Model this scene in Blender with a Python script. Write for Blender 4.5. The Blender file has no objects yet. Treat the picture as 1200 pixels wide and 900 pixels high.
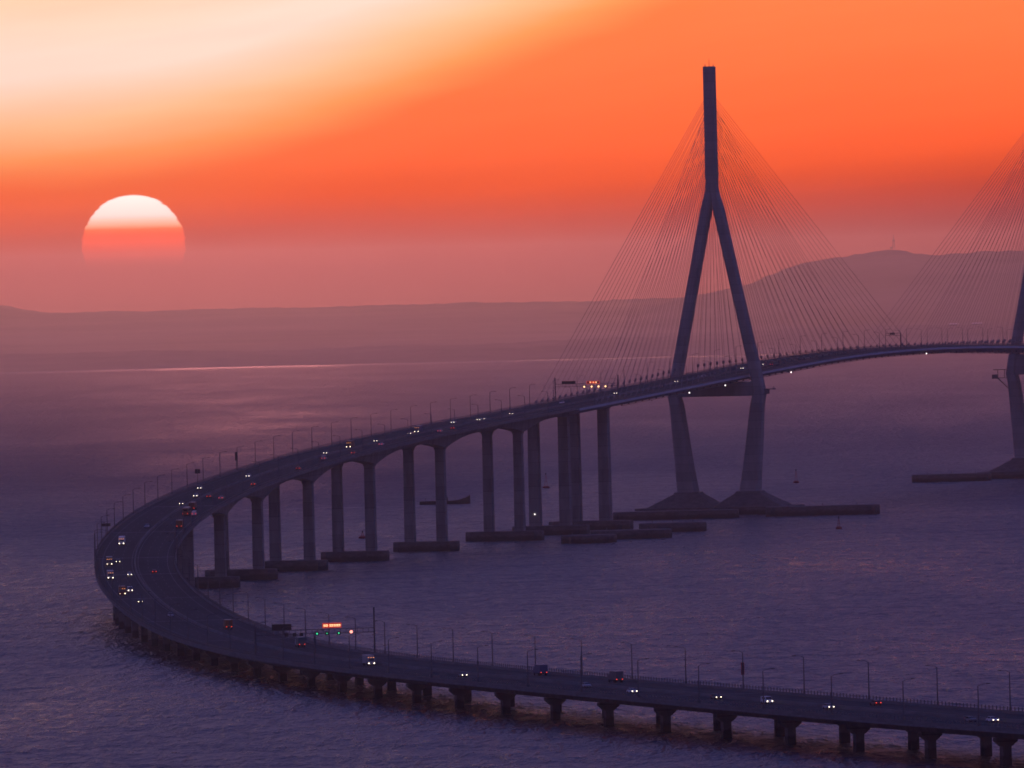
import bpy, math, random
import numpy as np
from mathutils import Vector, Matrix
random.seed(7)
scene = bpy.context.scene
COL = scene.collection
PI = math.pi

# ------------------------------------------------------------------ bridge alignment (metres, camera foot at 0,0)
CP = [[178.85, 2425.51, 10.86],
[144.79, 2519.53, 10.37],
[110.78, 2613.57, 9.93],
[77.58, 2707.9, 9.83],
[46.02, 2802.78, 9.79],
[16.29, 2898.26, 9.52],
[-11.32, 2994.37, 9.08],
[-36.35, 3091.19, 8.59],
[-58.33, 3188.74, 8.12],
[-77.47, 3286.88, 7.89],
[-94.05, 3385.5, 8.29],
[-108.31, 3484.47, 9.5],
[-120.52, 3583.72, 11.49],
[-130.92, 3683.18, 14.07],
[-139.4, 3782.82, 17.1],
[-145.34, 3882.64, 20.57],
[-147.81, 3982.6, 24.5],
[-146.23, 4082.58, 28.84],
[-140.84, 4182.43, 33.34],
[-131.59, 4281.99, 37.72],
[-118.94, 4381.19, 41.7],
[-103.62, 4480.0, 45.51],
[-86.09, 4578.45, 49.1],
[-66.62, 4676.54, 52.23],
[-45.75, 4774.34, 55.18],
[-23.93, 4871.93, 57.81],
[-1.34, 4969.34, 60.32],
[22.12, 5066.55, 62.99],
[46.47, 5163.54, 65.92],
[71.47, 5260.37, 69.05],
[96.84, 5357.09, 72.27],
[122.35, 5453.78, 75.39],
[147.87, 5550.47, 78.33],
[173.92, 5647.02, 80.84],
[200.81, 5743.34, 82.27],
[228.37, 5839.47, 82.67],
[256.26, 5935.5, 82.2],
[284.27, 6031.49, 81.05],
[312.25, 6127.5, 79.43],
[340.02, 6223.56, 77.43],
[367.47, 6319.72, 75.75],
[394.62, 6415.97, 73.81],
[421.77, 6512.22, 71.51],
[448.92, 6608.47, 69.21],
[476.07, 6704.72, 66.91],
[503.22, 6800.97, 64.61]]
for k in range(8):
    a, b = CP[0], CP[1]
    CP.insert(0, [2*a[0]-b[0], 2*a[1]-b[1], a[2]+0.5])
CP = np.array(CP); S_START = -800.0

def catmull(t):
    n = len(CP); i = max(1, min(n-3, int(t))); u = t-i
    p0, p1, p2, p3 = CP[i-1], CP[i], CP[i+1], CP[i+2]
    return 0.5*((2*p1)+(-p0+p2)*u+(2*p0-5*p1+4*p2-p3)*u*u+(-p0+3*p1-3*p2+p3)*u**3)
def centre(s):
    return catmull((s-S_START)/100.0)
def frame(s):
    c = centre(s); d = centre(s+1.0)-centre(s-1.0)
    h = math.hypot(d[0], d[1]); tx, ty = d[0]/h, d[1]/h
    return c, (tx, ty), (-ty, tx), d[2]/h
def width(s):
    return float(np.interp(s, [0, 700, 1500, 2500, 5000], [44, 40, 31, 33, 33.5]))
def at(s, off=0.0, dz=0.0):
    c, t, n, g = frame(s)
    return Vector((c[0]+n[0]*off, c[1]+n[1]*off, c[2]+dz))
def heading(s):
    _, t, _, g = frame(s)
    return math.atan2(t[1], t[0]), math.atan(g)

# ------------------------------------------------------------------ materials
def mat(name, base, rough=0.7, metal=0.0, noise=None, spec=0.4):
    m = bpy.data.materials.new(name); m.use_nodes = True
    nt = m.node_tree; b = nt.nodes['Principled BSDF']
    b.inputs['Base Color'].default_value = (*base, 1); b.inputs['Roughness'].default_value = rough
    b.inputs['Metallic'].default_value = metal; b.inputs['Specular IOR Level'].default_value = spec
    if noise:
        tc = nt.nodes.new('ShaderNodeTexCoord'); mp = nt.nodes.new('ShaderNodeMapping')
        mp.inputs['Scale'].default_value = noise[0]
        nz = nt.nodes.new('ShaderNodeTexNoise'); nz.inputs['Scale'].default_value = 1.0
        nz.inputs['Detail'].default_value = 5.0; nz.inputs['Roughness'].default_value = 0.65
        rp = nt.nodes.new('ShaderNodeValToRGB')
        rp.color_ramp.elements[0].position = 0.3; rp.color_ramp.elements[1].position = 0.72
        k = noise[1]
        rp.color_ramp.elements[0].color = (*[c*(1-k) for c in base], 1)
        rp.color_ramp.elements[1].color = (*[min(1, c*(1+k)) for c in base], 1)
        nt.links.new(tc.outputs['Object'], mp.inputs['Vector']); nt.links.new(mp.outputs[0], nz.inputs['Vector'])
        nt.links.new(nz.outputs['Fac'], rp.inputs['Fac']); nt.links.new(rp.outputs['Color'], b.inputs['Base Color'])
    return m
def glow(name, col, strength):
    m = bpy.data.materials.new(name); m.use_nodes = True
    nt = m.node_tree; nt.nodes.clear()
    e = nt.nodes.new('ShaderNodeEmission'); e.inputs['Color'].default_value = (*col, 1); e.inputs['Strength'].default_value = strength
    o = nt.nodes.new('ShaderNodeOutputMaterial'); nt.links.new(e.outputs[0], o.inputs['Surface'])
    m.cycles.emission_sampling = 'NONE'
    return m
M = {
 'concrete': mat('weathered_concrete', (0.24, 0.23, 0.225), 0.85, noise=((0.25, 0.25, 0.05), 0.35)),
 'pylon': mat('pylon_concrete', (0.31, 0.29, 0.28), 0.85, noise=((0.12, 0.12, 0.03), 0.3)),
 'footing': mat('wet_footing_concrete', (0.13, 0.12, 0.115), 0.8, noise=((0.3, 0.3, 0.8), 0.45)),
 'steel': mat('painted_girder_steel', (0.33, 0.35, 0.40), 0.5, noise=((0.05, 0.05, 0.3), 0.2)),
 'asphalt': mat('asphalt', (0.06, 0.06, 0.062), 0.95, spec=0.15, noise=((0.06, 0.02, 0.05), 0.3)),
 'paint': mat('worn_road_paint', (0.22, 0.22, 0.21), 0.8),
 'joint': mat('steel_expansion_joint', (0.3, 0.3, 0.3), 0.5),
 'parapet': mat('parapet_concrete', (0.2, 0.185, 0.175), 0.85, noise=((0.1, 0.1, 0.5), 0.3)),
 'rail': mat('grey_rail_steel', (0.16, 0.16, 0.17), 0.5, 0.6),
 'pole': mat('lamp_pole_steel', (0.13, 0.13, 0.14), 0.5, 0.5),
 'cable': mat('cable_sheath', (0.22, 0.2, 0.2), 0.5),
 'glass': mat('vehicle_glass', (0.02, 0.02, 0.025), 0.08, spec=0.8),
 'tyre': mat('tyre_rubber', (0.02, 0.02, 0.02), 0.9),
 'sign': mat('dark_sign_panel', (0.02, 0.025, 0.03), 0.6),
 'hull': mat('dark_boat_hull', (0.04, 0.035, 0.04), 0.6, noise=((0.4, 0.4, 0.8), 0.3)),
 'cabin': mat('boat_cabin_paint', (0.12, 0.11, 0.11), 0.6),
 'buoy': mat('red_buoy_paint', (0.35, 0.04, 0.03), 0.5),
 'dark': mat('dark_plastic', (0.03, 0.03, 0.03), 0.6),
 'foam': mat('wake_foam', (0.55, 0.55, 0.56), 0.9),  # also colours the strips standing in for waterline reflections
 'land': mat('hazy_land', (0.24, 0.19, 0.15), 0.95, noise=((0.0012, 0.0008, 0.01), 0.6)),
 'shed': mat('pale_shed_roof', (0.7, 0.68, 0.64), 0.6),
 'headlamp': glow('headlamp_glow', (1.0, 0.82, 0.6), 6),
 'taillamp': glow('taillamp_glow', (1.0, 0.06, 0.03), 2.2),
 'orange': glow('marker_lamp_glow', (1.0, 0.35, 0.1), 1.6),
 'led_red': glow('led_red', (1.0, 0.05, 0.02), 0.9),
 'led_text': glow('led_text', (1.0, 0.6, 0.3), 2.0),
 'lamp_red': glow('lane_signal_red', (1.0, 0.3, 0.24), 2.6),
 'lamp_green': glow('lane_signal_green', (0.05, 0.8, 0.35), 1.6),
 'lamp_amber': glow('lane_signal_amber', (1.0, 0.55, 0.25), 3.5),
 'lamp_white': glow('navigation_lamp_glow', (1.0, 0.9, 0.85), 3.0),
}
def weather(m, lift=None, tide=None):
    # pour-lift tone steps with thin joints, and a dark ragged tide mark above the waterline
    nt = m.node_tree; b = nt.nodes['Principled BSDF']; src = b.inputs['Base Color'].links[0].from_socket
    tc = nt.nodes.new('ShaderNodeTexCoord'); sp = nt.nodes.new('ShaderNodeSeparateXYZ'); nt.links.new(tc.outputs['Object'], sp.inputs[0])
    def mm(op, a, c=None):
        n = nt.nodes.new('ShaderNodeMath'); n.operation = op
        for i, q in enumerate((a, c)):
            if q is None: continue
            if isinstance(q, (int, float)): n.inputs[i].default_value = q
            else: nt.links.new(q, n.inputs[i])
        return n.outputs[0]
    fac = None
    if lift:
        zz = mm('DIVIDE', sp.outputs[2], lift); wn = nt.nodes.new('ShaderNodeTexWhiteNoise'); wn.noise_dimensions = '1D'; nt.links.new(mm('FLOOR', zz), wn.inputs['W'])
        step = mm('ADD', 0.86, mm('MULTIPLY', wn.outputs['Value'], 0.28)); joint = mm('SUBTRACT', 1.0, mm('MULTIPLY', mm('LESS_THAN', mm('FRACT', zz), 0.06), 0.3))
        fac = mm('MULTIPLY', step, joint)
    if tide:
        n = nt.nodes.new('ShaderNodeTexNoise'); n.inputs['Scale'].default_value = 0.6; n.inputs['Detail'].default_value = 4; nt.links.new(tc.outputs['Object'], n.inputs['Vector'])
        mr = nt.nodes.new('ShaderNodeMapRange'); mr.inputs[1].default_value = tide-0.5; mr.inputs[2].default_value = tide+0.5; mr.inputs[3].default_value = 0.35
        nt.links.new(mm('ADD', sp.outputs[2], mm('MULTIPLY', mm('SUBTRACT', n.outputs['Fac'], 0.5), 2.0)), mr.inputs[0])
        fac = mr.outputs[0] if fac is None else mm('MULTIPLY', fac, mr.outputs[0])
    sc = nt.nodes.new('ShaderNodeVectorMath'); sc.operation = 'SCALE'; nt.links.new(src, sc.inputs[0]); nt.links.new(fac, sc.inputs[3]); nt.links.new(sc.outputs[0], b.inputs['Base Color'])
weather(M['pylon'], 4.5); weather(M['concrete'], 6.0, 2.6); weather(M['footing'], None, 2.2)
CAR = {'white': (0.7, 0.7, 0.7), 'silver': (0.4, 0.4, 0.42), 'black': (0.02, 0.02, 0.022), 'grey': (0.14, 0.14, 0.15),
       'red': (0.2, 0.035, 0.03), 'blue': (0.05, 0.09, 0.2), 'orange': (0.26, 0.1, 0.04), 'teal': (0.06, 0.14, 0.16)}
PAINT = {k: mat(k+'_vehicle_paint', v, 0.3, spec=0.5) for k, v in CAR.items()}

# ------------------------------------------------------------------ mesh helpers
class MB:
    def __init__(self): self.v = []; self.f = []
    def add(self, vs, fs):
        b = len(self.v); self.v += [tuple(p) for p in vs]; self.f += [tuple(i+b for i in q) for q in fs]
        return self
    def hexa(self, bot, top):
        return self.add(list(bot)+list(top), [(3,2,1,0),(4,5,6,7),(0,1,5,4),(1,2,6,5),(2,3,7,6),(3,0,4,7)])
    def box(self, c, d, rz=0.0):
        x, y, z = c; a, b, h = d[0]/2, d[1]/2, d[2]/2; cs, sn = math.cos(rz), math.sin(rz)
        P = [(-a,-b),(a,-b),(a,b),(-a,b)]
        Q = [(x+p*cs-q*sn, y+p*sn+q*cs) for p, q in P]
        return self.hexa([(*q, z-h) for q in Q], [(*q, z+h) for q in Q])
    def tube(self, p0, p1, r0, r1=None, n=6):
        r1 = r0 if r1 is None else r1
        p0, p1 = Vector(p0), Vector(p1); d = (p1-p0).normalized()
        u = d.orthogonal().normalized(); w = d.cross(u)
        vs = []
        for p, r in ((p0, r0), (p1, r1)):
            for k in range(n):
                a = 2*PI*k/n; vs.append(p+u*math.cos(a)*r+w*math.sin(a)*r)
        fs = [(k, (k+1) % n, n+(k+1) % n, n+k) for k in range(n)]
        fs += [tuple(range(n-1, -1, -1)), tuple(range(n, 2*n))]
        return self.add(vs, fs)
    def sweep(self, stations, prof, closed=True, caps=True):
        """prof(s) -> list of (offset, dz) seen looking along +s, ordered clockwise from above"""
        m = None; vs = []
        for s in stations:
            c, t, n, g = frame(s); pr = prof(s); m = len(pr)
            for o, dz in pr: vs.append((c[0]+n[0]*o, c[1]+n[1]*o, c[2]+dz))
        fs = []
        for i in range(len(stations)-1):
            for k in range(m if closed else m-1):
                k2 = (k+1) % m
                fs.append((i*m+k, i*m+k2, (i+1)*m+k2, (i+1)*m+k))
        if caps and closed:
            fs.append(tuple(range(m-1, -1, -1))); q = (len(stations)-1)*m; fs.append(tuple(range(q, q+m)))
        return self.add(vs, fs)
    def ellipsoid(self, c, r, nu=10, nv=6):
        vs = []
        for i in range(nv+1):
            th = PI*i/nv
            for k in range(nu):
                a = 2*PI*k/nu
                vs.append((c[0]+r[0]*math.sin(th)*math.cos(a), c[1]+r[1]*math.sin(th)*math.sin(a), c[2]+r[2]*math.cos(th)))
        fs = [(i*nu+k, (i+1)*nu+k, (i+1)*nu+(k+1) % nu, i*nu+(k+1) % nu) for i in range(nv) for k in range(nu)]
        return self.add(vs, fs)
    def build(self, name, m, parent=None, fix=True):
        me = bpy.data.meshes.new(name); me.from_pydata(self.v, [], self.f); me.update()
        if fix:
            import bmesh
            bm = bmesh.new(); bm.from_mesh(me); bmesh.ops.recalc_face_normals(bm, faces=bm.faces); bm.to_mesh(me); bm.free()
        me.materials.append(m)
        o = bpy.data.objects.new(name, me); COL.objects.link(o)
        if parent is not None: o.parent = parent
        return o
def empty(name, loc=(0,0,0), rot=(0,0,0), parent=None):
    o = bpy.data.objects.new(name, None); COL.objects.link(o); o.location = loc; o.rotation_euler = rot
    o.empty_display_size = 1
    if parent is not None: o.parent = parent
    return o
def tag(o, label=None, cat=None, group=None, kind=None):
    if label: o['label'] = label
    if cat: o['category'] = cat
    if group: o['group'] = group
    if kind: o['kind'] = kind
    return o
KIDS = {}
def copy_tree(o, parent=None):
    c = o.copy(); COL.objects.link(c); c.parent = parent
    for ch in [x for x in list(o.children)]: copy_tree(ch, c)
    return c
def arange(a, b, st):
    n = max(1, int(round((b-a)/st))); return [a+(b-a)*i/n for i in range(n+1)]
def ordinal(n):
    return f"{n}{'th' if 10 <= n % 100 <= 20 else {1:'st',2:'nd',3:'rd'}.get(n % 10,'th')}"

# ------------------------------------------------------------------ bridges
S_V0, S_A0, S_M0, S_END = -780.0, 1848.0, 2678.0, 4190.0
S_P1, S_P2 = 3046.2, 3849.1
HIGH = [1897, 2003, 2128, 2266, 2417, 2583]
def par_out(s): return width(s)/2

def barrier_parts(root, a, b, st):
    stn = arange(a, b, st)
    for sg in (1, -1):
        MB().sweep(stn, lambda s: [(sg*(par_out(s)-0.02), -0.25), (sg*(par_out(s)-0.02), 0.85), (sg*(par_out(s)-0.30), 0.85), (sg*(par_out(s)-0.48), -0.02), (sg*(par_out(s)-0.48), -0.25)][::sg]).build('parapet', M['parapet'], root)
        r = MB()
        r.sweep(stn, lambda s: [(sg*(par_out(s)-0.11), 1.42), (sg*(par_out(s)-0.11), 1.54), (sg*(par_out(s)-0.23), 1.54), (sg*(par_out(s)-0.23), 1.42)][::sg])
        for s in arange(a+1, b-1, 2.5):
            p = at(s, sg*(par_out(s)-0.17), 0.84); r.box((p.x, p.y, p.z+0.5), (0.24, 0.2, 1.06), heading(s)[0])
        r.build('railing', M['rail'], root)
    MB().sweep(stn, lambda s: [(0.34, -0.05), (0.30, 0.3), (0.13, 1.0), (-0.13, 1.0), (-0.30, 0.3), (-0.34, -0.05)]).build('median_barrier', M['parapet'], root)

def twin_profile(depth):
    def f(s):
        w = width(s)/2; h = depth(s)
        return [(w, -0.02), (w, -0.55), (11.6, -0.95), (10.9, -h), (5.1, -h), (4.4, -0.95),
                (-4.4, -0.95), (-5.1, -h), (-10.9, -h), (-11.6, -0.95), (-w, -0.55), (-w, -0.02)]
    return f
CO = 7.7      # transverse offset of each column of a pair

# --- low curved viaduct
viaduct = tag(empty('viaduct', at(500)*1.0*0), 'long low concrete viaduct curving in from the right foreground around the left bend', 'viaduct')
MB().sweep(arange(S_V0, S_A0, 12.5), twin_profile(lambda s: 2.9)).build('deck', M['concrete'], viaduct)
barrier_parts(viaduct, S_V0, S_A0, 6.25)
def low_pier(s):
    p = empty('pier', (0,0,0), parent=viaduct); hd = heading(s)[0]
    for sg in (1, -1):
        q = at(s, sg*CO, -2.9); t = Vector((math.cos(hd), math.sin(hd), 0)); n = Vector((-math.sin(hd), math.cos(hd), 0))
        def rect(a, b, z): return [Vector((q.x, q.y, 0))+t*x+n*y+Vector((0,0,z)) for x, y in ((-a,-b),(a,-b),(a,b),(-a,b))]
        MB().hexa(rect(1.2, 1.15, -0.8), rect(1.2, 1.15, q.z-2.1)).build('column', M['concrete'], p)
        m = MB(); m.hexa(rect(1.15, 1.4, q.z-2.3), rect(1.25, 2.9, q.z-1.0)); m.hexa(rect(1.25, 2.9, q.z-0.998), rect(1.25, 2.9, q.z-0.15))
        m.box((q.x, q.y, q.z-0.06), (0.9, 4.6, 0.2), hd); m.build('pier_cap', M['concrete'], p)
k = -18
while 146+50*k < S_A0-20:
    low_pier(146+50*k); k += 1

# --- haunched approach bridge
approach = tag(empty('approach_bridge'), 'haunched concrete approach bridge on tall twin columns between bend and first pylon', 'bridge')
def haunch(s):
    d = min(abs(s-h) for h in HIGH+[S_A0-90, S_M0+30])
    return 3.0+4.2*max(0.0, 1-d/62.0)**2
MB().sweep(arange(S_A0+0.1, S_M0, 4.0), twin_profile(haunch)).build('deck', M['concrete'], approach)
barrier_parts(approach, S_A0+0.1, S_M0, 6.0)
def high_pier(s, root, top, foot=(30, 11, 4.6), w0=2.2, d0=2.4, co=CO):
    p = empty('pier', (0,0,0), parent=root); hd = heading(s)[0]
    t = Vector((math.cos(hd), math.sin(hd), 0)); n = Vector((-math.sin(hd), math.cos(hd), 0))
    for sg in (1, -1):
        q = at(s, sg*co, -top)
        def rect(a, b, z): return [Vector((q.x, q.y, 0))+t*x+n*y+Vector((0,0,z)) for x, y in ((-a,-b),(a,-b),(a,b),(-a,b))]
        c = MB(); c.hexa(rect(d0*1.04, w0*1.04, -0.8), rect(d0*0.94, w0*0.94, q.z-1.0)); c.hexa(rect(d0*1.0, w0*1.12, q.z-0.998), rect(d0*1.0, w0*1.2, q.z+0.25))
        c.build('column', M['concrete'], p)
    q = at(s)
    b = MB()
    a_, b_ = foot[1]/2, foot[0]/2
    def oct_(z, k=1.0): return [Vector((q.x, q.y, 0))+t*x*k+n*y*k+Vector((0,0,z)) for x, y in ((-a_,-b_+3),(-a_+3,-b_),(a_-3,-b_),(a_,-b_+3),(a_,b_-3),(a_-3,b_),(-a_+3,b_),(-a_,b_-3))]
    vs = oct_(-0.8)+oct_(foot[2]-0.6)+oct_(foot[2], 0.985)
    fs = [tuple(range(7,-1,-1)), tuple(range(16,24))]+[(i, (i+1) % 8, 8+(i+1) % 8, 8+i) for i in range(8)]+[(8+i, 8+(i+1) % 8, 16+(i+1) % 8, 16+i) for i in range(8)]
    b.add(vs, fs)
    for i in range(0, 8, 1): pass
    b.build('footing', M['footing'], p)
    return p
for s in HIGH: high_pier(s, approach, haunch(s)-0.2, (38, 12, 4.6) if s == HIGH[-1] else (31, 11, 4.6))

# --- cable-stayed bridge
main = tag(empty('cable_stayed_bridge'), 'cable-stayed bridge with tall inverted-Y pylons and fans of thin stays', 'bridge')
def steel_profile(s):
    w = width(s)/2
    return [(w, -0.02), (w+0.5, -1.1), (12.5, -3.1), (-12.5, -3.1), (-w-0.5, -1.1), (-w, -0.02)]
MB().sweep(arange(S_M0+0.1, S_END, 10.0), steel_profile).build('deck', M['steel'], main)
barrier_parts(main, S_M0+0.1, S_END, 8.0)
# thin maintenance rail hung under each deck edge
for sg in (1, -1):
    g = MB()
    for s in arange(2782, S_END-5, 15):
        p = at(s, sg*13.6, -3.0); g.box((p.x, p.y, p.z), (1.0, 0.8, 1.1), heading(s)[0])
    g.sweep(arange(2782, S_END-5, 15), lambda s: [(sg*13.9, -3.3), (sg*13.9, -3.55), (sg*13.4, -3.55), (sg*13.4, -3.3)][::sg]).build('inspection_rail', M['rail'], main)
pa = high_pier(2681, main, 3.1, (38, 13, 4.6), 2.6, 2.8)
pb = high_pier(2766, main, 3.1, (42, 14, 4.6), 2.7, 3.0)
lp = at(2681, 7.7)
MB().ellipsoid((lp.x-0.4+2.9*-0.0, lp.y-3.35, 10.4), (0.3, 0.3, 0.3)).build('navigation_lamp', M['lamp_white'], main)

def pylon(s, detail):
    c = at(s); hd = heading(s)[0]; t = Vector((math.cos(hd), math.sin(hd), 0)); n = Vector((-math.sin(hd), math.cos(hd), 0))
    o = Vector((c.x, c.y, 0)); dk = c.z
    def rect(cx, hw, hd_, z, sx=0.0):
        ch = 0.9
        P = [(-hd_+ch,cx-hw),(hd_-ch,cx-hw),(hd_,cx-hw+ch),(hd_,cx+hw-ch),(hd_-ch,cx+hw),(-hd_+ch,cx+hw),(-hd_,cx+hw-ch),(-hd_,cx-hw+ch)]
        return [o+t*x+n*y+Vector((0,0,z)) for x, y in P]
    def loft(m, secs):
        b = []; fs = []
        for q in secs: b += q
        for i in range(len(secs)-1):
            fs += [(i*8+k, i*8+(k+1) % 8, (i+1)*8+(k+1) % 8, (i+1)*8+k) for k in range(8)]
        fs += [tuple(range(7,-1,-1)), tuple(range(8*len(secs)-8, 8*len(secs)))]
        m.add(b, fs)
    body = MB()
    loft(body, [rect(0, 2.95, 4.3, 178), rect(0, 2.75, 4.2, 190), rect(0, 2.75, 4.1, 237.7)])
    for sg in (1, -1):
        loft(body, [rect(sg*23.3, 3.0, 4.4, 64), rect(sg*22.5, 2.75, 4.2, 70), rect(sg*3.3, 2.55, 4.2, 162), rect(sg*1.2, 1.75, 4.15, 172), rect(sg*0.9, 1.5, 4.1, 184)])
        loft(body, [rect(sg*16.6, 5.1, 5.6, 9.5), rect(sg*18.6, 4.3, 5.1, 26), rect(sg*22.0, 3.2, 4.6, 58), rect(sg*23.3, 3.02, 4.42, 64.002)])
    py = body.build('pylon', M['pylon'], main)
    cb = MB(); zt, zb = dk-3.6, 62.6
    cb.hexa([o+t*x+n*y+Vector((0,0,zb)) for x, y in ((-3.6,-21.5),(3.6,-21.5),(3.6,21.5),(-3.6,21.5))], [o+t*x+n*y+Vector((0,0,zt)) for x, y in ((-3.6,-20.5),(3.6,-20.5),(3.6,20.5),(-3.6,20.5))])
    cb.build('crossbeam', M['pylon'], py)
    an = MB(); p = o+Vector((0,0,237.6)); an.tube(p, p+Vector((0,0,4.2)), 0.16, 0.08); an.tube(p+n*2.2, p+n*2.2+Vector((0,0,1.4)), 0.2); an.tube(p-n*2.2, p-n*2.2+Vector((0,0,1.4)), 0.2)
    an.build('antenna', M['pole'], py)
    for sg in (1, -1):
        b = MB()
        def r8(cx, hw, h2, z): return rect(cx, hw, h2, z)
        loft(b, [r8(sg*18.5, 19.5, 15, 3.5), r8(sg*18.0, 17.5, 13.5, 5.0), r8(sg*16.8, 7.0, 7.2, 11.2), r8(sg*16.8, 6.4, 6.6, 12.2)])
        b.build('pedestal', M['footing'], py)
    f = MB(); loft(f, [rect(0, 42, 19, -0.8), rect(0, 42, 19, 4.2)]); f.build('footing', M['footing'], py)
    # small inspection platform on the leg
    mp = MB()
    if detail == 1:
        q = o-n*26.3+Vector((0,0,66))
        mp.box((q.x+2.2, q.y, q.z), (7, 3.2, 0.5), 0); mp.box((q.x+4.6, q.y, q.z+0.9), (0.3, 3.0, 1.5), 0); mp.box((q.x+0.6, q.y, q.z-1.4), (3.4, 2.4, 2.4), 0)
    else:
        q = o+n*25.6+Vector((0,0,66))
        mp.box((q.x-4.5, q.y, q.z), (9, 3, 0.5), 0); mp.box((q.x-3.5, q.y, q.z-5), (7, 3, 0.4), 0); mp.box((q.x-8.3, q.y, q.z-4.2), (3.2, 3, 2.6), 0)
        mp.tube((q.x-6.5, q.y, q.z-5), (q.x+1.5, q.y, q.z-13), 0.35); mp.tube((q.x-6.3, q.y, q.z-5), (q.x-6.3, q.y, q.z), 0.25); mp.tube((q.x-2.3, q.y, q.z-5), (q.x-2.3, q.y, q.z), 0.25)
    mp.build('maintenance_platform', M['rail'], py)
    return o, n, t
PY = {1: pylon(S_P1, 1), 2: pylon(S_P2, 2)}

def cable_into(m, sp, o, n, t, along, side, i, N):
    s = sp+along*((22+15.0*i) if (along > 0) == (sp == S_P1) else (20+12.4*i))
    a = at(s, side*(width(s)/2-0.75), 0.3)
    zt = 181+41*(i/(N-1))**0.9+random.uniform(-0.45, 0.45)
    b = o+n*side*1.6+t*along*2.6+Vector((0,0,zt))
    d = (b-a).normalized()
    m.tube(a, b, 0.092, 0.092, 5)
    m.tube(a, a+d*3.6, 0.2, 0.2, 6); m.tube(a+d*3.6, a+d*5.2, 0.62, 0.62, 8)
NC = 26
stuff_c = MB()
for which, sp in ((1, S_P1), (2, S_P2)):
    o, n, t = PY[which]
    for along in (-1, 1):
        for side in (1, -1):
            for i in range(NC):
                if which == 1 and i >= 1:
                    m = MB(); cable_into(m, sp, o, n, t, along, side, i, NC); m.build('stay_cable', M['cable'], main, fix=False)
                else:
                    cable_into(stuff_c, sp, o, n, t, along, side, i, NC)
tag(stuff_c.build('stay_cable_fan', M['cable'], main, fix=False), kind='stuff')
# navigation / inspection lamps under the near deck edge
for s, dz in ((2834, -3.7), (2916, -3.6), (2996, -3.6), (3148, -3.6), (3472, -3.4), (3790, -3.4)):
    p = at(s, -width(s)/2-0.2, dz+0.4); MB().ellipsoid((p.x, p.y, p.z), (0.32, 0.32, 0.36)).build('navigation_lamp', M['lamp_white'] if s not in (2834,) else M['dark'], main)

# ------------------------------------------------------------------ road surface, markings, joints
road = MB()
stn = arange(S_V0, S_END, 8.0)
for sg in (1, -1):
    road.sweep(stn, lambda s: [(sg*(width(s)/2-0.5), 0.0), (sg*(width(s)/2-0.5), 0.05), (sg*0.36, 0.05), (sg*0.36, 0.0)][::sg])
road = tag(road.build('road', M['asphalt']), 'dark asphalt of the curving six-lane bridge road with a median barrier', 'road', kind='structure')
mk = MB()
def strip(a, b, off, w, st=6.0):
    mk.sweep(arange(a, b, st), lambda s: [(off(s)+w/2, 0.066), (off(s)-w/2, 0.066)], closed=False)
for sg in (1, -1):
    strip(S_V0+1, S_END-1, lambda s: sg*1.15, 0.18); strip(S_V0+1, S_END-1, lambda s: sg*12.4, 0.18)
    for lane in (4.9, 8.7):
        s = S_V0+2
        while s < S_END-12:
            strip(s, s+8, lambda q: sg*lane, 0.15, 4); s += 20
mk.build('lane_marking', M['paint'], road, fix=False)
jt = MB()
for s in [395.5, 595.5, 795.5, 995.5, 1145.5, 1295.5, 1445.5, 1545.5, 1695.5, S_A0, S_M0]:
    for sg in (1, -1):
        jt.sweep([s-0.45, s+0.45], lambda q: [(sg*(width(q)/2-0.55), 0.078), (sg*0.4, 0.078)][::sg], closed=False)
jt.build('expansion_joint', M['joint'], road, fix=False)

# ------------------------------------------------------------------ street lamps
def lamp_proto():
    r = empty('street_lamp')
    p = MB(); p.tube((0,0,0), (0,0,10.0), 0.20, 0.12, 6); p.box((0,0,0.25), (0.5,0.5,0.5)); p.build('pole', M['pole'], r)
    a = MB(); a.tube((0,0,9.9), (0.9,0,10.35), 0.08, 0.07, 5); a.tube((0.9,0,10.35), (2.5,0,10.5), 0.07, 0.06, 5); a.build('arm', M['pole'], r)
    h = MB(); h.hexa([(2.3,-0.2,10.38),(3.3,-0.16,10.42),(3.3,0.16,10.42),(2.3,0.2,10.38)], [(2.3,-0.14,10.6),(3.3,-0.1,10.56),(3.3,0.1,10.56),(2.3,0.14,10.6)]); h.build('lamp_head', M['dark'], r)
    return r
lp0 = lamp_proto(); first = True
def zone(s):
    return "low viaduct's" if s < 1000 else "left bend's" if s < S_A0 else "approach bridge's" if s < S_M0 else "cable-stayed bridge's"
outer = [80+50*k for k in range(30)]+[1548+41.5*k for k in range(28)]+[2710+50*k for k in range(23)]
inner = [162+50*k for k in range(73)]
for sg, row in ((1, outer), (-1, inner)):
    for i, s in enumerate(row):
        o = lp0 if first else copy_tree(lp0); first = False
        o.location = at(s, sg*(width(s)/2-0.16), 0.8)
        o.rotation_euler = (0, 0, heading(s)[0]+(-PI/2 if sg > 0 else PI/2))
        tag(o, f"street lamp on the {zone(s)} {'outer' if sg > 0 else 'inner'} parapet, {ordinal(i+1)} along it from the photo's right edge", 'street lamp', 'street lamps along the bridge parapets')
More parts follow.
